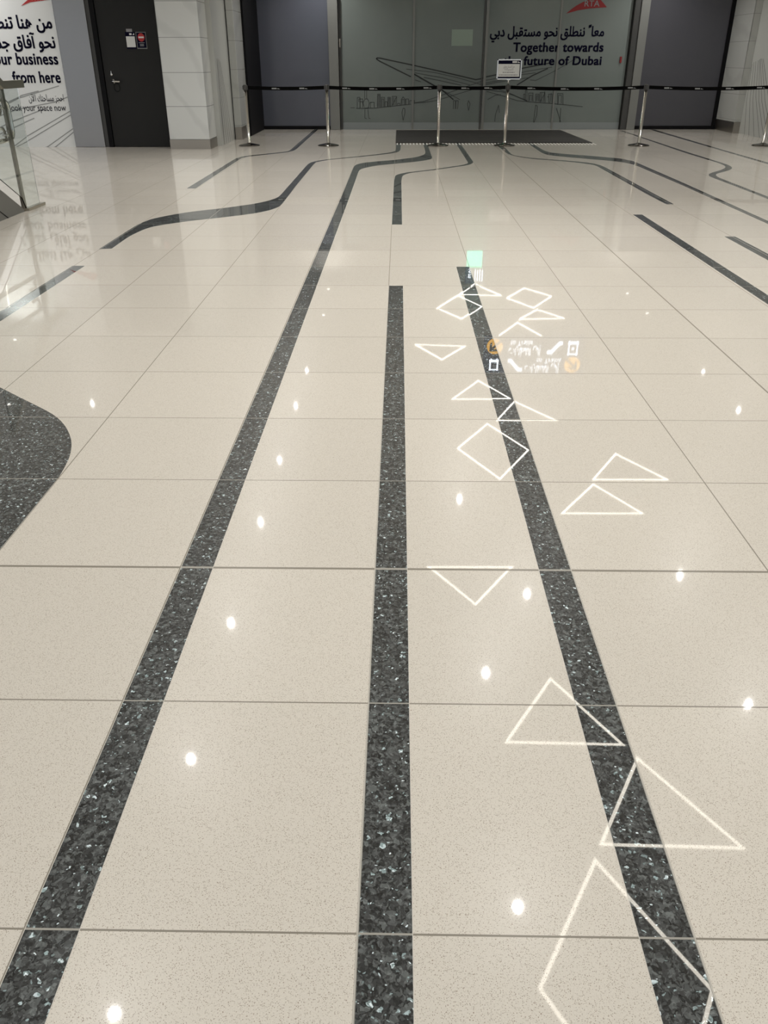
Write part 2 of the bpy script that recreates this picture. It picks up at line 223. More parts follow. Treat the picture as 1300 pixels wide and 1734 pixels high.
def stone_floor(name, granite):
    m = mat(name, (0.6, 0.55, 0.48), 0.26, coat=1.0, coat_r=(0.012 if granite else 0.025), spec=(0.06 if granite else 0.16)); N = NT(m)
    P = N.pos(); X, Y, Z = N.xyz(P)
    def joint(c, c0, wide):
        q = N.m('DIVIDE', c, TILE); q = N.m('SUBTRACT', q, N.m('ROUND', q)); d = N.m('MULTIPLY', N.m('ABSOLUTE', q), TILE)
        ww = N.m('ADD', 0.0021, N.m('MULTIPLY', N.m('LESS_THAN', N.m('ABSOLUTE', N.m('SUBTRACT', c, c0)), 0.1), wide))
        return N.m('LESS_THAN', d, ww)
    J = N.m('MAXIMUM', joint(X, 1.8, 0.0022), joint(Y, 1.2, 0.0032))
    # one tilt and one tint for every slab
    cell = N.new('ShaderNodeCombineXYZ')
    N.link(N.m('FLOOR', N.m('DIVIDE', X, TILE)), cell.inputs[0]); N.link(N.m('FLOOR', N.m('DIVIDE', Y, TILE)), cell.inputs[1])
    cell.inputs[2].default_value = 3.0 if granite else 1.0
    wn = N.new('ShaderNodeTexWhiteNoise', noise_dimensions='3D'); N.link(cell.outputs[0], wn.inputs['Vector'])
    tilt = N.new('ShaderNodeVectorMath', operation='MULTIPLY_ADD')
    N.link(wn.outputs['Color'], tilt.inputs[0]); a = 0.0013
    tilt.inputs[1].default_value = (a, a, 0); tilt.inputs[2].default_value = (-a/2, -a/2, 1.0)
    nn = N.new('ShaderNodeVectorMath', operation='NORMALIZE'); N.link(tilt.outputs[0], nn.inputs[0])
    N.link(nn.outputs[0], N.b.inputs['Normal']); N.link(nn.outputs[0], N.b.inputs['Coat Normal'])
    if granite:
        warp = N.new('ShaderNodeVectorMath', operation='MULTIPLY_ADD'); N.link(N.noise(P, 60, 2, 0.6, 1), warp.inputs[0])
        warp.inputs[1].default_value = (0.02, 0.02, 0.0); N.link(P, warp.inputs[2])
        v = N.vor(warp.outputs[0], 105); v2 = N.vor(warp.outputs[0], 240); v3 = N.vor(warp.outputs[0], 120)
        g = N.ramp(N.xyz(v[1])[0], [(0.0, (0.005, 0.005, 0.006)), (0.4, (0.026, 0.027, 0.028)), (0.75, (0.078, 0.082, 0.085)), (1.0, (0.19, 0.21, 0.21))])
        g2 = N.ramp(N.xyz(v2[1])[1], [(0.0, (0.012, 0.013, 0.013)), (0.6, (0.05, 0.056, 0.057)), (1.0, (0.20, 0.22, 0.22))])
        c = N.mix(0.45, g, g2)
        fl = N.m('MULTIPLY', N.m('GREATER_THAN', N.xyz(v3[1])[2], 0.975), N.m('LESS_THAN', v3[0], 0.55))
        fl2 = N.m('MULTIPLY', N.m('GREATER_THAN', N.xyz(v2[1])[2], 0.968), N.m('LESS_THAN', v2[0], 0.5))
        c = N.mix(N.m('MAXIMUM', fl, fl2), c, N.ramp(N.xyz(v2[1])[0], [(0.0, (0.14, 0.18, 0.18)), (0.6, (0.35, 0.46, 0.48)), (1.0, (0.85, 0.95, 1.0))]))
        grout = (0.36, 0.35, 0.315)
    else:
        tint = N.m('ADD', 0.97, N.m('MULTIPLY', wn.outputs['Value'], 0.05))
        base = N.mix(N.noise(P, 420, 2), (0.57, 0.535, 0.475), (0.785, 0.746, 0.675))
        v = N.vor(P, 400); sp = N.m('MULTIPLY', N.m('LESS_THAN', v[0], 0.33), N.m('GREATER_THAN', N.xyz(v[1])[0], 0.42))
        base = N.mix(N.m('MULTIPLY', sp, N.m('ADD', 0.35, N.m('MULTIPLY', N.xyz(v[1])[1], 0.6))), base, (0.24, 0.19, 0.14))
        v2 = N.vor(P, 170); sp2 = N.m('MULTIPLY', N.m('LESS_THAN', v2[0], 0.2), N.m('GREATER_THAN', N.xyz(v2[1])[1], 0.8))
        base = N.mix(N.m('MULTIPLY', sp2, 0.6), base, (0.22, 0.15, 0.10))
        base = N.mix(N.m('MULTIPLY', N.noise(P, 1.3, 3), 0.08), base, (0.55, 0.55, 0.50))
        sc_ = N.new('ShaderNodeVectorMath', operation='SCALE'); N.link(base, sc_.inputs[0]); N.link(tint, sc_.inputs['Scale'])
        c = sc_.outputs[0]; grout = (0.26, 0.24, 0.20)
    c = N.mix(J, c, grout)
    N.link(c, N.b.inputs['Base Color'])
    cw = 1.0 if granite else 0.68
    N.link(N.m('SUBTRACT', cw, N.m('MULTIPLY', J, cw*0.9)), N.b.inputs['Coat Weight'])
    return m
MAT = {}
MAT['tile'] = stone_floor('polished_terrazzo', False)
MAT['granite'] = stone_floor('polished_dark_granite', True)
MAT['caulk'] = mat('pale_caulk', (0.60, 0.58, 0.53), 0.6)
MAT['steel'] = mat('brushed_steel', (0.36, 0.335, 0.30), 0.32, 1.0)
N = NT(MAT['steel']); 
mp = N.new('ShaderNodeMapping'); mp.inputs['Scale'].default_value = (2, 2, 160); N.link(N.pos(), mp.inputs[0])
N.link(N.m('ADD', 0.26, N.m('MULTIPLY', N.noise(mp.outputs[0], 4, 3), 0.16)), N.b.inputs['Roughness'])
MAT['panel_steel'] = mat('satin_steel_panel', (0.31, 0.305, 0.305), 0.26, 1.0)
N = NT(MAT['panel_steel']); mp = N.new('ShaderNodeMapping'); mp.inputs['Scale'].default_value = (2, 2, 120); N.link(N.pos(), mp.inputs[0])
N.link(N.m('ADD', 0.20, N.m('MULTIPLY', N.noise(mp.outputs[0], 5, 3), 0.10)), N.b.inputs['Roughness'])
MAT['base'] = mat('reflection_darkened_chrome', (0.16, 0.15, 0.135), 0.10, 1.0)  # chrome colour darkened to stand in for the dark surroundings mirrored in it
MAT['chrome'] = mat('polished_chrome', (0.62, 0.61, 0.58), 0.10, 1.0)
MAT['rail'] = mat('satin_rail_metal', (0.52, 0.49, 0.42), 0.28, 1.0)
MAT['post'] = mat('dark_satin_post', (0.30, 0.28, 0.24), 0.35, 1.0)
MAT['white_wall'] = mat('white_printed_panel', (0.74, 0.755, 0.755), 0.45, spec=0.4)
MAT['ceiling'] = mat('white_ceiling_paint', (0.62, 0.60, 0.56), 0.8)
MAT['fascia'] = mat('pale_fascia_cladding', (0.30, 0.29, 0.26), 0.5)
MAT['black'] = mat('black_jamb', (0.003, 0.003, 0.004), 0.6, spec=0.15)
MAT['door'] = mat('charcoal_door_paint', (0.015, 0.015, 0.0148), 0.55, spec=0.25)
N = NT(MAT['door']); bp = N.new('ShaderNodeBump'); bp.inputs['Strength'].default_value = 0.12; bp.inputs['Distance'].default_value = 0.002
N.link(N.noise(N.pos(), 220, 2), bp.inputs['Height']); N.link(bp.outputs[0], N.b.inputs['Normal'])
MAT['dark_frame'] = mat('dark_grey_frame', (0.06, 0.06, 0.058), 0.4, 0.3)
MAT['grey_frame'] = mat('grey_aluminium_frame', (0.20, 0.205, 0.195), 0.4, 0.3)
MAT['film'] = mat('frosted_glass_film', (0.125, 0.145, 0.135), 0.55, coat=0.5, coat_r=0.12)
N = NT(MAT['film']); X, Y, Z = N.xyz(N.pos())
N.link(N.mix(N.m('MULTIPLY', N.noise(N.pos(), 0.9, 2), 0.8), (0.115, 0.145, 0.133), (0.165, 0.185, 0.175)), N.b.inputs['Base Color'])
MAT['film_light'] = mat('pale_film_strip', (0.21, 0.235, 0.24), 0.5)
MAT['tinted'] = mat('blue_grey_tinted_glass', (0.075, 0.080, 0.105), 0.45, coat=0.6, coat_r=0.10)
N = NT(MAT['tinted'])
N.link(N.mix(N.noise(N.pos(), 0.8, 2), (0.080, 0.080, 0.112), (0.066, 0.078, 0.100)), N.b.inputs['Base Color'])
MAT['tinted_dark'] = mat('charcoal_tinted_glass', (0.050, 0.050, 0.062), 0.45, coat=0.5, coat_r=0.12)
MAT['navy'] = mat('navy_vinyl', (0.002, 0.002, 0.016), 0.7, spec=0.08)
MAT['red'] = mat('red_vinyl', (0.42, 0.02, 0.02), 0.5)
MAT['dark_red'] = mat('deep_red_vinyl', (0.22, 0.012, 0.014), 0.5)
MAT['white'] = mat('white_vinyl', (0.72, 0.72, 0.72), 0.5)
MAT['line'] = mat('grey_line_print', (0.30, 0.31, 0.31), 0.6)
MAT['groove'] = mat('dark_groove', (0.13, 0.13, 0.125), 0.6)
MAT['ink'] = mat('dark_line_print', (0.016, 0.019, 0.020), 0.6)
MAT['ink_faint'] = mat('faint_line_print', (0.034, 0.040, 0.041), 0.6)
MAT['sticker'] = mat('pale_green_sticker', (0.27, 0.34, 0.29), 0.6)
MAT['belt'] = mat('black_webbing', (0.003, 0.003, 0.003), 0.9, spec=0.05)
MAT['belt_print'] = mat('pale_belt_print', (0.30, 0.31, 0.31), 0.7)
MAT['paper'] = mat('white_paper', (0.66, 0.67, 0.66), 0.7)
MAT['grey_print'] = mat('grey_print', (0.25, 0.25, 0.26), 0.7)
MAT['mat'] = mat('charcoal_ribbed_mat', (0.03, 0.028, 0.028), 0.7)
N = NT(MAT['mat']); mp = N.new('ShaderNodeMapping'); mp.inputs['Scale'].default_value = (0.35, 9, 1); N.link(N.pos(), mp.inputs[0])
N.link(N.ramp(N.noise(mp.outputs[0], 2.2, 4, 0.6), [(0.35, (0.003, 0.003, 0.003)), (0.7, (0.045, 0.042, 0.040))]), N.b.inputs['Base Color'])
MAT['edge'] = mat('white_ticks', (0.85, 0.85, 0.82), 0.35)
MAT['skirt'] = mat('grey_skirt_cladding', (0.16, 0.16, 0.15), 0.4, 0.5)
MAT['led'] = mat('led_diffuser', (0.9, 0.88, 0.84), 0.5, emit=(1.0, 0.93, 0.80), es=LED_E)
MAT['lamp'] = mat('downlight_lens', (0.9, 0.9, 0.88), 0.5, emit=(1.0, 0.94, 0.84), es=9)
MAT['trim'] = mat('white_lamp_trim', (0.7, 0.7, 0.68), 0.4)
MAT['sign_body'] = mat('black_sign_face', (0.01, 0.012, 0.02), 0.5, emit=(0.35, 0.5, 1.0), es=0.08)
MAT['sign_white'] = mat('backlit_white', (0.8, 0.8, 0.8), 0.5, emit=(0.80, 0.88, 1.0), es=5.0)
MAT['sign_amber'] = mat('backlit_amber', (0.8, 0.5, 0.1), 0.5, emit=(1.0, 0.50, 0.04), es=2.0)
MAT['sign_green'] = mat('backlit_green', (0.1, 0.8, 0.5), 0.5, emit=(0.06, 1.0, 0.55), es=2.4)
g = bpy.data.materials.new('clear_glass'); g.use_nodes = True; MAT['glass'] = g
b = g.node_tree.nodes['Principled BSDF']; b.inputs['Base Color'].default_value = (0.93, 0.98, 0.96, 1)
b.inputs['Roughness'].default_value = 0.0; b.inputs['Transmission Weight'].default_value = 1.0; b.inputs['IOR'].default_value = 1.45
def marble(name, col, joints, z0, pitch, gap=0.4):
    m = mat(name, col, 0.22, coat=0.4, coat_r=0.06); N = NT(m); P = N.pos(); X, Y, Z = N.xyz(P)
    wv = N.new('ShaderNodeTexWave', wave_type='BANDS'); wv.inputs['Scale'].default_value = 0.55; wv.inputs['Distortion'].default_value = 7
    wv.inputs['Detail'].default_value = 4; mp = N.new('ShaderNodeMapping'); mp.inputs['Rotation'].default_value = (0, 0.7, 0.3); N.link(P, mp.inputs[0]); N.link(mp.outputs[0], wv.inputs[0])
    vein = N.ramp(wv.outputs[1], [(0.0, (0.0, 0.0, 0.0)), (0.8, (0.0, 0.0, 0.0)), (1.0, (0.22, 0.22, 0.22))])
    c = N.mix(vein, col, tuple(v*0.6 for v in col))
    if joints:
        q = N.m('DIVIDE', N.m('SUBTRACT', Z, z0), pitch); q = N.m('ABSOLUTE', N.m('SUBTRACT', q, N.m('ROUND', q)))
        c = N.mix(N.m('LESS_THAN', N.m('MULTIPLY', q, pitch), 0.004), c, tuple(v*gap for v in col))
    N.link(c, N.b.inputs['Base Color']); return m
MAT['marble'] = marble('grey_white_marble', (0.57, 0.585, 0.575), True, 0.67, 0.513)
MAT['marble_back'] = marble('pale_marble_cladding', (0.44, 0.45, 0.43), True, 0.73, 0.478, 0.62)
MAT['groove_wall'] = mat('grooved_pale_cladding', (0.44, 0.45, 0.43), 0.3, coat=0.3, coat_r=0.08)

# ---------------------------------------------------------------- floor with its granite inlays
bm = bmesh.new(); box(bm, -9.0, 9.6, -5.0, 19.6, -0.10, 0.0)
floor = tag(link('floor', bm, MAT['tile']), kind='structure')
floor['label'] = 'polished beige terrazzo tile floor with winding dark granite bands'
for k in ['1', '2', '2b', '3', '4', '4b', '3b', '5', '5b', '5c', '6', '7', '8', '9']:
    L, Rr = [soften(e) if len(e) > 2 else list(e) for e in BANDS[k]]
    bm = bmesh.new(); fs = prism(bm, L+Rr[::-1], 'z', -0.02, 0.0004)
    bmesh.ops.triangulate(bm, faces=bm.faces[:])
    inl = link('granite_inlay', bm, MAT['granite'], floor)
    if k != '9':
        bm = bmesh.new(); prism(bm, [(p[0]-0.0014, p[1]) for p in L]+[(p[0]+0.0014, p[1]) for p in Rr[::-1]], 'z', -0.02, 0.0002)
        bmesh.ops.triangulate(bm, faces=bm.faces[:]); link('caulk_line', bm, MAT['caulk'], inl)

# ---------------------------------------------------------------- shell
bm = bmesh.new(); box(bm, -9.0, 9.6, -5.0, 19.9, CEIL, CEIL+0.12)
tag(link('ceiling', bm, MAT['ceiling']), kind='structure')
WY = 19.33
bm = bmesh.new(); box(bm, -3.4, 9.0, WY+0.10, WY+0.3, 0, CEIL); tag(link('wall_back', bm, MAT['black']), kind='structure')
bm = bmesh.new(); box(bm, -3.3, 7.5, WY-0.12, WY+0.09, 2.62, CEIL); tag(link('trim_1', bm, MAT['fascia']), kind='structure')
# side panels of dark tinted glazing
def dark_window(name, x0, x1, m, jambs):
    bm = bmesh.new(); box(bm, x0, x1, WY+0.0, WY+0.05, 0.06, 2.60)
    o = tag(link(name, bm, m), kind='structure')
    bm = bmesh.new(); box(bm, x0, x1, WY-0.02, WY+0.06, 0.0, 0.07)
    for a, b_ in jambs: box(bm, a, b_, WY-0.03, WY+0.06, 0.0, 2.6)
    link('window_frame', bm, MAT['black'], o); return o
dark_window('window_1', -3.05, -1.46, MAT['tinted'], [(-3.13, -2.98)])
dark_window('window_2', 5.27, 7.06, MAT['tinted_dark'], [(7.0, 7.12)])
for n, x0, x1, m in (('trim_2', -1.46, -1.25, MAT['grey_frame']), ('trim_3', 5.09, 5.27, MAT['grey_frame']), ('trim_4', 4.965, 5.09, MAT['dark_frame'])):
    bm = bmesh.new(); box(bm, x0, x1, WY-0.16 if n != 'trim_4' else WY-0.12, WY+0.08, 0, 2.62, bev=0.006); tag(link(n, bm, m), kind='structure')
# frosted storefront
sf = empty('glass_partition', (1.9, WY, 0))
tag(sf, 'wide frosted glass partition with red logo and navy future of Dubai lettering', 'partition')
def into(par, o):
    o.parent = par; o.matrix_parent_inverse = Matrix.Translation(-Vector(par.location)); return o
def child(par, name, bm, m, label=None):
    o = link(name, bm, m); into(par, o)
    if label: o['label'] = label
    return o
XS = [-1.24, 0.36, 1.90, 3.46, 4.97]
for a, b_ in zip(XS, XS[1:]):
    bm = bmesh.new(); box(bm, a+0.02, b_-0.02, WY, WY+0.02, 0.14, 2.61); child(sf, 'glass_pane', bm, MAT['film'])
    bm = bmesh.new(); box(bm, a+0.02, b_-0.02, WY-0.012, WY+0.03, 0.0, 0.14, bev=0.004); child(sf, 'bottom_rail', bm, MAT['film_light'])
for x, wd, m in ((0.36, 0.022, 'grey_frame'), (1.915, 0.03, 'grey_frame'), (1.855, 0.014, 'dark_frame'), (3.46, 0.02, 'grey_frame')):
    bm = bmesh.new(); box(bm, x-wd, x+wd, WY-0.02, WY+0.03, 0.0, 2.61, bev=0.003); child(sf, 'mullion', bm, MAT[m])
bm = bmesh.new(); box(bm, -1.24, -1.19, WY-0.03, WY+0.03, 0, 2.61); child(sf, 'mullion', bm, MAT['dark_frame'])
bm = bmesh.new(); box(bm, -1.235, -1.205, WY-0.05, WY-0.03, 1.60, 1.76, bev=0.004); child(sf, 'lock_plate', bm, MAT['steel'])
bm = bmesh.new(); box(bm, 1.17, 1.62, WY-0.006, WY, 1.625, 1.93); child(sf, 'sticker', bm, MAT['sticker'], 'blank pale green rectangular sticker')
bm = bmesh.new(); box(bm, 4.80, 4.84, WY-0.03, WY, 1.30, 1.42, bev=0.004); child(sf, 'button', bm, MAT['dark_red'], 'small red button')
FY = WY-0.004
bm = bmesh.new()
text_into(bm, arabic('معا\u064B ننطلق نحو مستقبل دبي'), 1.99, 4.40, 1.80, FY, height=0.255, bold=0.04)
text_into(bm, 'Together towards', 2.50, 4.42, 1.515, FY, height=0.245, bold=0.045)
text_into(bm, 'the future of Dubai', 2.31, 4.41, 1.265, FY, height=0.235, bold=0.045)
child(sf, 'lettering', bm, MAT['navy'], 'navy Arabic and English lettering')
bm = bmesh.new()
top = [(3.56, 2.212), (3.66, 2.29), (3.76, 2.355), (3.87, 2.41), (3.98, 2.455), (4.10, 2.49), (4.20, 2.505), (4.24, 2.47), (4.32, 2.40), (4.40, 2.325), (4.20, 2.315), (4.0, 2.30), (3.8, 2.27)]
prism(bm, top, 'y', FY-0.002, FY, 0)
text_into(bm, 'RTA', 3.93, 4.24, 2.34, FY-0.003, height=0.155, bold=0.01, mi=1)
child(sf, 'logo', bm, [MAT['dark_red'], MAT['film_light']], 'red swoosh logo with grey letters')
bm = bmesh.new()
P1 = lambda a, b_, d: (a, FY-0.002*d+0.002, b_)
for l in DRAW_THICK: ribbon(bm, l, 0.022, P1, 0)
for l in DRAW_THIN: ribbon(bm, l, 0.011, P1, 1)
child(sf, 'line_drawing', bm, [MAT['ink'], MAT['ink_faint']], 'dark line drawing of bridge, towers and walking people')

# ---------------------------------------------------------------- left side: white graphic wall, steel panel, door, pier
LY = 15.1
bm = bmesh.new(); box(bm, -9.0, -5.74, LY, LY+0.2, 0, CEIL)
wl = tag(link('wall_left', bm, MAT['white_wall']), kind='structure')
bm = bmesh.new()
for l in LEFT_LINES: ribbon(bm, [(min(p[0], -5.75), p[1]) for p in l], 0.016, lambda a, b_, d: (a, LY-0.0015*d, b_))
link('line_print', bm, MAT['line'], wl)
bm = bmesh.new(); Z = LY-0.002
def W(s, x1, zb, h, x0, bold=0.045): text_into(bm, s, x0, x1, zb, Z, height=h, bold=bold)
W(arabic('من هنا تنطلق'), -5.82, 1.84, 0.27, -7.02, 0.045)
W(arabic('نحو آفاق جديدة'), -5.82, 1.55, 0.27, -7.10, 0.045)
W('your business', -5.82, 1.305, 0.25, -7.02)
W('from here', -5.83, 1.025, 0.25, -6.66)
W(arabic('احجز مساحتك الآن'), -5.83, 0.735, 0.155, -6.45, 0.004)
W('Book your space now', -5.82, 0.583, 0.155, -6.86, 0.004)
link('lettering', bm, MAT['navy'], wl)['label'] = 'navy Arabic and English lettering'
bm = bmesh.new()
prism(bm, [(-6.28, 2.165), (-6.2, 2.22), (-6.1, 2.28), (-5.98, 2.34), (-5.85, 2.40), (-5.75+.0, 2.30), (-5.80, 2.25), (-5.95, 2.235), (-6.12, 2.215)], 'y', LY-0.004, LY, 0)
text_into(bm, 'RTA', -6.08, -5.86, 2.248, LY-0.005, height=0.13, bold=0.01, mi=1)
link('logo', bm, [MAT['red'], MAT['white']], wl)['label'] = 'red swoosh logo with white letters'
bm = bmesh.new(); box(bm, -5.2, -3.4, LY+0.08, LY+0.25, 0, CEIL); tag(link('wall_left_light_block', bm, MAT['black']), kind='structure')  # unseen black box added behind the door to keep its gap dark
bm = bmesh.new(); box(bm, -5.735, -5.20, LY-0.06, LY+0.2, 0, CEIL, bev=0.006)
box(bm, -5.20, -5.13, LY-0.03, LY+0.2, 0, CEIL, mi=1)
tag(link('trim_5', bm, [MAT['panel_steel'], MAT['dark_frame']]), kind='structure')
d1 = tag(empty('door_1', (-4.55, LY, 0)), kind='structure')
bm = bmesh.new(); box(bm, -5.04, -3.96, LY-0.03, LY+0.02, 0.006, 2.5, bev=0.004); child(d1, 'door_leaf', bm, MAT['door'])
bm = bmesh.new(); box(bm, -5.13, -5.05, LY-0.05, LY+0.06, 0, 2.6); box(bm, -3.96, -3.90, LY-0.02, LY+0.06, 0, 2.6); box(bm, -5.05, -3.96, LY-0.05, LY+0.06, 2.51, 2.6); child(d1, 'door_frame', bm, MAT['black'])
DY = LY-0.03
bm = bmesh.new()
hb = bmesh.new(); lathe(hb, [(0, 0), (0.036, 0), (0.036, 0.010), (0.012, 0.012), (0.012, 0.05), (0, 0.05)], seg=20)
bmesh.ops.transform(hb, matrix=Matrix.Translation((-4.90, DY, 1.045)) @ Matrix.Rotation(math.pi/2, 4, 'X'), verts=hb.verts)
tube(hb, [(-4.905, DY-0.045, 1.045), (-4.86, DY-0.047, 1.045), (-4.79, DY-0.045, 1.043), (-4.775, DY-0.03, 1.043)], 0.015)
child(d1, 'door_handle', hb, MAT['chrome'], 'chrome lever handle'); bm.free()
kb = bmesh.new(); lathe(kb, [(0, 0), (0.021, 0), (0.019, 0.010), (0, 0.012)], seg=20)
bmesh.ops.transform(kb, matrix=Matrix.Translation((-4.915, DY, 1.15)) @ Matrix.Rotation(math.pi/2, 4, 'X'), verts=kb.verts)
prism(kb, [(-4.922, 1.15), (-4.908, 1.15), (-4.912, 1.205), (-4.918, 1.205)], 'y', DY-0.012, DY-0.004)
child(d1, 'keyhole', kb, MAT['chrome'], 'chrome keyhole plate')
rb = bmesh.new(); tube(rb, [(-4.85+0.05*math.cos(a), DY-0.006, 0.95+0.065*math.sin(a)) for a in [2*math.pi*i/20 for i in range(20)]], 0.0035, 6, closed=True)
child(d1, 'strap_loop', rb, MAT['black'])
# notices on the door
def notice(name, x0, x1, z0, z1, y, mbody, label, cat):
    o = empty(name, ((x0+x1)/2, y, z0)); tag(o, label, cat)
    bm = bmesh.new(); box(bm, x0, x1, y-0.006, y, z0, z1, bev=0.002); child(o, 'backing', bm, mbody); return o
o = notice('paper_notice', -4.585, -4.42, 1.535, 1.785, DY, MAT['navy'], 'white paper notice with dark blue header on the charcoal door', 'notice')
bm = bmesh.new(); box(bm, -4.577, -4.428, DY-0.009, DY-0.006, 1.56, 1.72); child(o, 'paper', bm, MAT['paper'])
bm = bmesh.new(); box(bm, -4.515, -4.475, DY-0.008, DY-0.006, 1.74, 1.765); prism(bm, [(-4.46, 1.74), (-4.435, 1.77), (-4.43, 1.74)], 'y', DY-0.008, DY-0.006); child(o, 'header_print', bm, MAT['white'])
bm = bmesh.new(); box(bm, -4.56, -4.46, DY-0.004, DY, 1.785, 1.83); child(o, 'clip', bm, MAT['grey_print'])
o = notice('no_entry_sign', -4.405, -4.235, 1.535, 1.785, DY, MAT['grey_frame'], 'small navy sign with red no entry disc on the charcoal door', 'sign')
bm = bmesh.new(); box(bm, -4.395, -4.245, DY-0.009, DY-0.006, 1.55, 1.775); child(o, 'sign_face', bm, MAT['navy'])
bm = bmesh.new()
n = 32; prism(bm, [(-4.318+0.058*math.cos(2*math.pi*i/n), 1.705+0.062*math.sin(2*math.pi*i/n)) for i in range(n)], 'y', DY-0.012, DY-0.009, 0)
box(bm, -4.363, -4.273, DY-0.014, DY-0.012, 1.693, 1.717, mi=1); child(o, 'no_entry_disc', bm, [MAT['red'], MAT['white']], 'red disc with white bar')
bm = bmesh.new(); box(bm, -4.37, -4.27, DY-0.011, DY-0.009, 1.622, 1.630)
for zz in (1.605, 1.592, 1.579): box(bm, -4.355, -4.285, DY-0.011, DY-0.009, zz-0.004, zz+0.003)
child(o, 'small_print', bm, MAT['grey_print'])

def pillar(name, x0, x1, y0, y1, m, label, sk=0.15, bev=0.008, inset=0.012):
    o = empty(name, ((x0+x1)/2, (y0+y1)/2, 0)); tag(o, label, 'pillar')
    bm = bmesh.new(); box(bm, x0, x1, y0, y1, sk, CEIL, bev=bev); child(o, 'cladding', bm, m)
    bm = bmesh.new(); box(bm, x0+inset, x1-inset, y0+inset, y1, 0, sk); child(o, 'skirting', bm, MAT['steel'], 'brushed steel skirting'); return o
pillar('marble_pillar', -3.93, -3.235, 14.67, 15.48, MAT['marble'], 'pale stone clad pillar with steel skirting, right of the charcoal door', inset=-0.004)
pillar('marble_pillar', -3.135, -3.0, 16.62, 17.5, MAT['marble_back'], 'narrow pale stone pier with grey skirting beside left dark window', sk=0.22, inset=0.004)
pillar('marble_pillar', 7.08, 7.24, 18.2, WY+0.1, MAT['marble_back'], 'pale stone pier with dark skirting beside right dark window', sk=0.21, inset=0.004)
bm = bmesh.new(); box(bm, -3.02, -2.96, 17.5, WY+0.1, 0, CEIL); tag(link('trim_6', bm, MAT['black']), kind='structure')
bm = bmesh.new(); box(bm, -3.34, -3.15, 15.3, 19.4, 0, CEIL)
w2 = tag(link('wall_left_back', bm, MAT['groove_wall']), kind='structure')
bm = bmesh.new()
for l in LEFT_GROOVES:
    ribbon(bm, [(max(15.5, min(p[0]+0.0, 16.6)), p[1]) for p in [l[0], l[1], (l[2][0], 0.0)]], 0.014, lambda a, b_, d: (-3.15+0.001*d, a, b_))
link('groove_print', bm, MAT['groove'], w2)
bm = bmesh.new(); box(bm, 7.22, 7.45, 12.0, 18.3, 0, CEIL)
w3 = tag(link('wall_right', bm, MAT['groove_wall']), kind='structure')
bm = bmesh.new()
for l in RIGHT_GROOVES:
    ribbon(bm, [l[0], l[1], (l[2][0], 0.0)], 0.016, lambda a, b_, d: (7.22-0.001*d, a, b_))
link('groove_print', bm, MAT['groove'], w3)

# ---------------------------------------------------------------- entrance mat
mt = empty('entrance_mat', (1.8, 15.6, 0)); tag(mt, 'long charcoal ribbed entrance mat with row of white ticks before the glass partition', 'mat')
bm = bmesh.new(); prism(bm, [(0.0, 15.84), (3.66, 15.84), (3.60, 18.95), (0.0, 18.95)], 'z', 0.0, 0.012); child(mt, 'mat_pile', bm, MAT['mat'])
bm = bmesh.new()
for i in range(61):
    x = 0.02 + i*0.0605; box(bm, x, x+0.024, 15.52, 15.80, 0.0004, 0.004)  # short white ticks in a row in front of the mat pile
child(mt, 'tick_strip', bm, MAT['edge'], 'row of short white ticks')

# ---------------------------------------------------------------- stanchions
SX = [-2.66, -1.22, 0.77, 1.97, 4.39, 6.62]; SYY = 15.33; TOPZ = 0.985
WHERE = ['first chrome barrier post from the left, before the left dark window', 'chrome barrier post before the grey frame, left of the glass partition',
         'chrome barrier post at the mat beneath the pale green sticker', 'chrome barrier post carrying the white notice frame',
         'chrome barrier post before the grey frame, right of the glass partition', 'chrome barrier post at the right edge of the photo beside the grooved wall']
def belt_mesh(L, bm):
    n = 14; zc = TOPZ-0.045; h = 0.028
    def zz(t): return zc - 0.022*4*t*(1-t)*(L/2.0)
    a = []
    for i in range(n+1):
        t = i/n; x = 0.04+(L-0.08)*t
        a.append([bm.verts.new((x, yy, zz(t)+s)) for yy in (-0.001, 0.001) for s in (-h, h)])
    for p, q in zip(a, a[1:]):
        for i, j in ((0, 1), (1, 3), (3, 2), (2, 0)): bm.faces.new((p[i], p[j], q[j], q[i]))
    k = max(2, round(L/0.55)) if L > 1.6 else 2
    for i in range(k):
        x = 0.04+(L-0.08)*((i+0.62)/k) if k > 2 else 0.04+(L-0.08)*(0.36+0.36*i)
        z = zz((x-0.04)/(L-0.08))
        prism(bm, [(x-0.06, z-0.010), (x+0.03, z-0.010), (x+0.025, z+0.010), (x-0.06, z+0.010)], 'y', -0.002, -0.001, 1)
        prism(bm, [(x+0.04, z-0.010), (x+0.09, z-0.010), (x+0.045, z+0.006)], 'y', -0.002, -0.001, 1)
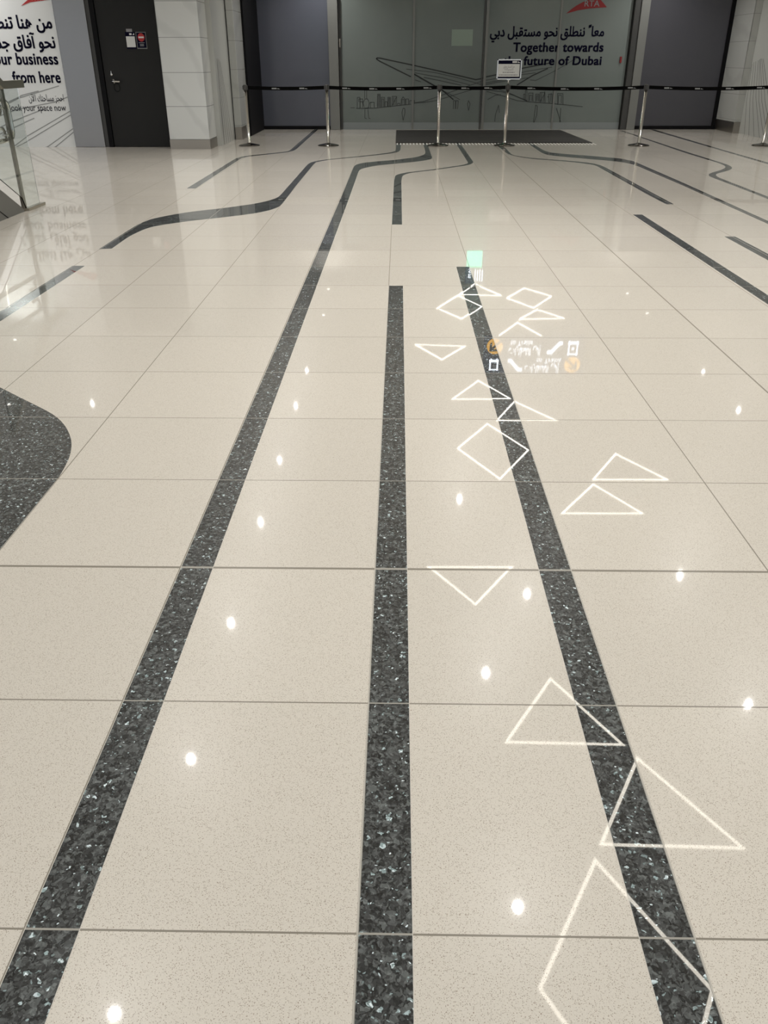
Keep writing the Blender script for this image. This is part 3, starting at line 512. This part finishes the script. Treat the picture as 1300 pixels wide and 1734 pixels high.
for i, x in enumerate(SX):
    t = empty('barrier_post', (x, SYY, 0)); tag(t, WHERE[i], 'barrier post', 'chrome belt barrier posts')
    bm = bmesh.new(); lathe(bm, [(0, 0), (0.185, 0), (0.192, 0.004), (0.190, 0.010), (0.165, 0.020), (0.10, 0.032), (0.045, 0.042), (0.034, 0.050), (0, 0.050)], seg=40)
    link('base', bm, MAT['base'], t)
    bm = bmesh.new(); lathe(bm, [(0, 0.045), (0.033, 0.045), (0.033, 0.06), (0.0275, 0.065), (0.0275, TOPZ-0.09), (0, TOPZ-0.09)], seg=28)
    link('pole', bm, MAT['chrome'], t)
    bm = bmesh.new(); lathe(bm, [(0, TOPZ-0.09), (0.034, TOPZ-0.09), (0.034, TOPZ-0.006), (0.030, TOPZ), (0, TOPZ)], seg=28)
    for a in (0, 1, 2, 3):
        ca, sa = [(1, 0), (0, 1), (-1, 0), (0, -1)][a]
        box(bm, min(ca*0.03, ca*0.045)-(0.014 if not ca else 0), max(ca*0.03, ca*0.045)+(0.014 if not ca else 0),
            min(sa*0.03, sa*0.045)-(0.014 if not sa else 0), max(sa*0.03, sa*0.045)+(0.014 if not sa else 0), TOPZ-0.075, TOPZ-0.015)
    link('belt_head', bm, MAT['dark_frame'], t)['label'] = 'dark belt cassette head'
    L = (SX[i+1]-x) if i < len(SX)-1 else 0.56
    bm = bmesh.new(); belt_mesh(L, bm); link('belt', bm, [MAT['belt'], MAT['belt_print']], t)['label'] = 'black webbing belt with small pale prints'
# sign frame on the fourth post
nf = empty('notice_frame', (1.97, SYY, 0.985)); tag(nf, 'silver framed white paper notice standing on a barrier post', 'notice frame')
bm = bmesh.new(); tube(bm, [(1.97, SYY, 0.98), (1.97, SYY, 1.07)], 0.012); box(bm, 1.94, 2.0, SYY-0.012, SYY+0.012, 1.05, 1.07)
child(nf, 'stem', bm, MAT['chrome'])
bm = bmesh.new(); x0, x1, z0, z1 = 1.755, 2.185, 1.06, 1.375
for a in ((x0, x1, z0, z0+0.022), (x0, x1, z1-0.022, z1), (x0, x0+0.022, z0, z1), (x1-0.022, x1, z0, z1)):
    box(bm, a[0], a[1], SYY-0.018, SYY+0.012, a[2], a[3], bev=0.003)
child(nf, 'frame', bm, MAT['chrome'])
bm = bmesh.new(); box(bm, x0+0.01, x1-0.01, SYY-0.008, SYY+0.008, z0+0.01, z1-0.01); child(nf, 'backing', bm, MAT['navy'])
bm = bmesh.new(); box(bm, x0+0.024, x1-0.035, SYY-0.011, SYY-0.008, z0+0.045, z1-0.075); child(nf, 'paper', bm, MAT['paper'])
bm = bmesh.new()
box(bm, 2.02, 2.10, SYY-0.012, SYY-0.008, z1-0.058, z1-0.032, mi=1); prism(bm, [(2.11, z1-0.058), (2.16, z1-0.058), (2.118, z1-0.034)], 'y', SYY-0.012, SYY-0.008, 1)
child(nf, 'header_print', bm, [MAT['grey_print'], MAT['white']]); bm = bmesh.new()
text_into(bm, arabic('هذا المسار مغلق'.replace('ذ', 'د').replace('غ', 'ع')), 1.87, 2.06, 1.245, SYY-0.0112, height=0.05)
text_into(bm, arabic('للصيانة'.replace('ص', 'س')), 1.89, 2.04, 1.205, SYY-0.0112, height=0.05)
child(nf, 'arabic_print', bm, MAT['grey_print'])
for zz, a, b_ in ((1.165, 1.86, 2.065), (1.125, 1.80, 2.12)):
    bm = bmesh.new(); xx = a
    while xx < b_-0.01:
        ww = min(random.uniform(0.02, 0.05), b_-xx); box(bm, xx, xx+ww, SYY-0.0125, SYY-0.011, zz, zz+0.013); xx += ww+0.008
    child(nf, 'english_print', bm, MAT['grey_print'])

# ---------------------------------------------------------------- glass balustrade at left
GX = -3.785
gb = empty('glass_balustrade', (GX, 7.96, 0)); tag(gb, 'glass balustrade end with metal handrail, post and looped tube at left', 'balustrade')
bm = bmesh.new(); prism(bm, [(8.31, 0.025), (8.31, 1.13), (7.96, 1.13), (6.6, 1.88), (6.6, 0.86), (7.46, 0.385), (7.90, 0.14), (7.96, 0.025)], 'x', GX-0.006, GX+0.006); child(gb, 'glass_pane', bm, MAT['glass'], 'clear glass pane')
bm = bmesh.new(); box(bm, GX-0.035, GX-0.008, 7.93, 7.985, 0.0, 1.15, bev=0.003); child(gb, 'post', bm, MAT['post'], 'dark flat metal post')
bm = bmesh.new(); prism(bm, [(8.42, 1.125), (8.42, 1.195), (7.94, 1.195), (6.6, 1.94), (6.6, 1.865), (7.93, 1.125)], 'x', GX-0.032, GX+0.032); child(gb, 'handrail', bm, MAT['rail'], 'satin metal handrail')
bm = bmesh.new(); box(bm, GX-0.03, GX+0.03, 7.96, 8.40, 0.0, 0.028, bev=0.003); child(gb, 'base_shoe', bm, MAT['rail'])
bm = bmesh.new(); X_ = GX-0.07
loop = []
for a in range(9): q = -math.pi/2+math.pi/2*a/8; loop.append((8.06+0.09*math.cos(q), 0.76+0.09*math.sin(q)))
for a in range(9): q = math.pi/2*a/8; loop.append((8.06+0.09*math.cos(q), 0.93+0.09*math.sin(q)))
tube(bm, [(X_, 6.6, 0.67)] + [(X_, a, b_) for a, b_ in loop] + [(X_, 6.6, 1.02)], 0.021, 14)
child(gb, 'looped_tube', bm, MAT['chrome'], 'chrome tube bent back in a loop')
for zc in (0.72, 0.96):
    bm = bmesh.new(); tube(bm, [(X_, 7.80, zc-0.06), (X_, 7.93, zc-0.06), (X_, 7.955, zc-0.03), (X_, 7.955, zc+0.03), (X_, 7.93, zc+0.06), (X_, 7.80, zc+0.06)], 0.014, 10)
    tube(bm, [(X_, 7.90, zc), (GX-0.005, 7.90, zc)], 0.012, 10); child(gb, 'clamp', bm, MAT['chrome'])
sk = empty('stair_skirt', (GX-0.3, 7.4, 0)); tag(sk, 'sloping grey metal side cladding at floor under the glass balustrade', 'cladding')
bm = bmesh.new(); prism(bm, [(7.95, 0.0), (7.95, 0.012), (7.46, 0.285), (6.5, 0.82), (6.5, 0.0)], 'x', GX-0.5, GX-0.012); child(sk, 'side_panel', bm, MAT['skirt'])
bm = bmesh.new(); ribbon(bm, [(7.53, 0.0), (6.6, 0.52)], 0.012, lambda a, b_, d: (GX-0.012+0.0012*d, a, b_)); child(sk, 'panel_joint', bm, MAT['black'])

# ---------------------------------------------------------------- ceiling lights
def downlight(x, y, lab, power=1.0):
    o = empty('downlight', (x, y, CEIL)); tag(o, lab, 'downlight', 'ceiling downlights')
    bm = bmesh.new(); lathe(bm, [(0.034, -0.001), (0.056, -0.001), (0.058, -0.005), (0.050, -0.008), (0.034, -0.003)], seg=28); link('trim_ring', bm, MAT['trim'], o)
    bm = bmesh.new(); lathe(bm, [(0, -0.003), (0.033, -0.003)], seg=28); link('lens', bm, MAT['lamp'], o)
    ld = bpy.data.lights.new('downlight_lamp', 'SPOT'); ld.energy = SPOT_W*power; ld.spot_size = math.radians(150); ld.spot_blend = 0.9
    ld.shadow_soft_size = 0.020; ld.color = (1.0, 0.972, 0.935)
    lo = bpy.data.objects.new('downlight_lamp', ld); COL.objects.link(lo); lo.parent = o; lo.location = (0, 0, -0.012)
ORD = ['first', 'second', 'third', 'fourth', 'fifth', 'sixth', 'seventh', 'eighth', 'ninth', 'tenth', 'eleventh', 'twelfth', 'thirteenth', 'fourteenth', 'fifteenth']
FILL_SPOTS = [(-1.52, -0.2), (-1.52, -2.2), (0.86, 0.0), (0.86, -2.2), (3.04, -0.2), (3.04, 1.8), (5.35, 3.0), (5.35, 7.0), (-4.75, 5.2)]  # unseen downlights added only for their light, beyond the mirrored ones
for i, (x, y) in enumerate(SPOTS + FILL_SPOTS):
    power = 0.40+0.68*min(1.0, max(0.0, (y-2.0)/9.0)) if y < 16 else 0.8
    if i < len(SPOTS):
        row = [('far left area', -9, -3), ('left row', -3, 0), ('middle row', 0, 1.8), ('right row', 1.8, 4), ('far right row', 4, 9)]
        rn, a, b_ = [q for q in row if q[1] <= x < q[2]][0]
        k = sorted(p[1] for p in SPOTS if a <= p[0] < b_).index(y)
        lab = 'round ceiling downlight, %s from the camera in the %s' % (ORD[k], rn)
    else: lab = 'added unseen fill downlight outside the mirrored area near the camera'
    downlight(x, y, lab, power)
def inset(poly, d):
    n = len(poly); cx = sum(p[0] for p in poly)/n; cy = sum(p[1] for p in poly)/n; out = []
    for i in range(n):
        p, a, b_ = Vector(poly[i]), Vector(poly[i-1]), Vector(poly[(i+1) % n])
        u = (a-p).normalized(); v = (b_-p).normalized(); h = (u+v).normalized(); s = max(0.25, math.sin(u.angle(v)/2))
        out.append(tuple(p + h*d/s))
    return out
for i, T in enumerate(TRIS):
    nm = 'triangle' if len(T) == 3 else 'diamond'
    o = empty('line_light', (sum(p[0] for p in T)/len(T), sum(p[1] for p in T)/len(T), CEIL))
    cy = lambda q: sum(p[1] for p in q)/len(q)
    same = sorted([q for q in TRIS if len(q) == len(T)], key=cy)
    tag(o, 'glowing %s outline line light on the ceiling, %s %s from the camera' % (nm, ORD[same.index(T)], nm), 'light', 'geometric ceiling line lights')
    for nm2, d0, d1, zz, mk in (('light_strip', 0.014, 0.038, 0.012, 'led'), ('housing', 0.0, 0.052, 0.010, 'trim')):
        A, B = inset(T, d0), inset(T, d1); bm = bmesh.new(); n = len(T)
        for k in range(n):
            j = (k+1) % n; prism(bm, [A[k], A[j], B[j], B[k]], 'z', CEIL-zz, CEIL-(0.0 if mk == 'trim' else 0.009))
        child(o, nm2, bm, MAT[mk])

# ---------------------------------------------------------------- hanging signs
def hanging(name, x0, x1, z0, z1, y, label, hang):
    o = empty(name, ((x0+x1)/2, y, z0)); tag(o, label, 'sign')
    bm = bmesh.new(); box(bm, x0, x1, y, y+0.12, z0, z1, bev=0.006); child(o, 'sign_box', bm, MAT['sign_body'])
    for x in hang:
        bm = bmesh.new(); tube(bm, [(x, y+0.06, z1), (x, y+0.06, CEIL)], 0.012); child(o, 'hanger', bm, MAT['steel'])
    return o
Y1 = 11.4
s1 = hanging('direction_sign', 1.40, 2.95, 2.36, 2.95, Y1, 'backlit to Trains direction sign with amber arrow discs hanging from the ceiling', (2.12, 2.66))
def disc(bm, cx, cz, r, mi=0, y=Y1):
    n = 32; prism(bm, [(cx+r*math.cos(2*math.pi*i/n), cz+r*math.sin(2*math.pi*i/n)) for i in range(n)], 'y', y-0.004, y-0.001, mi)
def arrow(bm, cx, cz, s, ang, mi, y=Y1):
    pts = [(-0.012, -0.09), (0.012, -0.09), (0.012, 0.03), (0.055, -0.015), (0.055, 0.018), (0, 0.078), (-0.055, 0.018), (-0.055, -0.015), (-0.012, 0.03)]
    c_, s_ = math.cos(ang), math.sin(ang)
    prism(bm, [(cx+(p[0]*c_-p[1]*s_)*s, cz+(p[0]*s_+p[1]*c_)*s) for p in pts], 'y', y-0.007, y-0.004, mi)
bm = bmesh.new(); disc(bm, 1.56, 2.505, 0.125); arrow(bm, 1.56, 2.505, 1.5, math.radians(45), 1); child(s1, 'arrow_disc', bm, [MAT['sign_amber'], MAT['black']], 'amber disc with black arrow')
bm = bmesh.new(); disc(bm, 2.78, 2.79, 0.125); arrow(bm, 2.78, 2.79, 1.4, math.radians(-45), 1); child(s1, 'arrow_disc', bm, [MAT['sign_amber'], MAT['black']], 'amber disc with black arrow')
bm = bmesh.new()
text_into(bm, 'to Trains', 1.80, 2.14, 2.41, Y1-0.001, height=0.115)
text_into(bm, arabic('إلى القطارات'), 1.78, 2.27, 2.53, Y1-0.001, height=0.16)
text_into(bm, 'to Trains', 2.22, 2.60, 2.69, Y1-0.001, height=0.115)
text_into(bm, arabic('إلى القطارات'), 2.05, 2.58, 2.81, Y1-0.001, height=0.16)
child(s1, 'lettering', bm, MAT['sign_white'], 'white backlit lettering')
def stairs(bm, x, z, s, flip=False):
    prism(bm, [((2*x+0.21*s-a if flip else a), b_) for a, b_ in [(x, z), (x+0.05*s, z), (x+0.16*s, z+0.13*s), (x+0.21*s, z+0.13*s), (x+0.21*s, z+0.18*s), (x+0.14*s, z+0.18*s), (x+0.03*s, z+0.05*s), (x, z+0.05*s)]], 'y', Y1-0.004, Y1-0.001)
bm = bmesh.new(); stairs(bm, 2.37, 2.42, 1.1, True); child(s1, 'escalator_icon', bm, MAT['sign_white'])
bm = bmesh.new(); stairs(bm, 1.78, 2.70, 1.1); child(s1, 'escalator_icon', bm, MAT['sign_white'])
def lift(x, z, w_, h_):
    bm = bmesh.new(); t_ = 0.022
    for a in ((x, x+w_, z, z+t_*2), (x, x+w_, z+h_-t_, z+h_), (x, x+t_, z, z+h_), (x+w_-t_, x+w_, z, z+h_)): box(bm, a[0], a[1], Y1-0.004, Y1-0.001, a[2], a[3])
    box(bm, x+w_*.36, x+w_*.64, Y1-0.004, Y1-0.001, z+h_*.45, z+h_*.62); child(s1, 'lift_icon', bm, MAT['sign_white'])
lift(2.69, 2.42, 0.15, 0.21)
bm = bmesh.new(); xx, zz = 1.49, 2.70
for a in ((xx, xx+0.14, zz+0.02, zz+0.06), (xx, xx+0.14, zz+0.17, zz+0.19), (xx, xx+0.025, zz+0.02, zz+0.19), (xx+0.115, xx+0.14, zz+0.02, zz+0.19)): box(bm, a[0], a[1], Y1-0.004, Y1-0.001, a[2], a[3])
prism(bm, [(xx+.01, zz), (xx+.03, zz), (xx+.045, zz+.02), (xx+.025, zz+.02)], 'y', Y1-0.004, Y1-0.001); prism(bm, [(xx+.11, zz), (xx+.13, zz), (xx+.115, zz+.02), (xx+.095, zz+.02)], 'y', Y1-0.004, Y1-0.001)
child(s1, 'train_icon', bm, MAT['sign_white'])
Y2 = 18.5
s2 = hanging('exit_sign', 1.63, 2.08, 2.46, 3.24, Y2, 'tall hanging sign with green lit lower panel near the glass partition', (1.76, 1.96))
bm = bmesh.new(); box(bm, 1.645, 2.0, Y2-0.004, Y2-0.001, 2.48, 2.85); child(s2, 'green_panel', bm, MAT['sign_green'], 'green backlit panel')
bm = bmesh.new()
text_into(bm, 'E', 1.70, 1.76, 3.02, Y2-0.001, height=0.13); text_into(bm, 'S', 1.70, 1.76, 2.90, Y2-0.001, height=0.13)
for k in range(4): box(bm, 1.84+k*0.055, 1.862+k*0.055, Y2-0.004, Y2-0.001, 2.90+0.02*(k % 2), 3.16)
child(s2, 'lettering', bm, MAT['sign_white'])
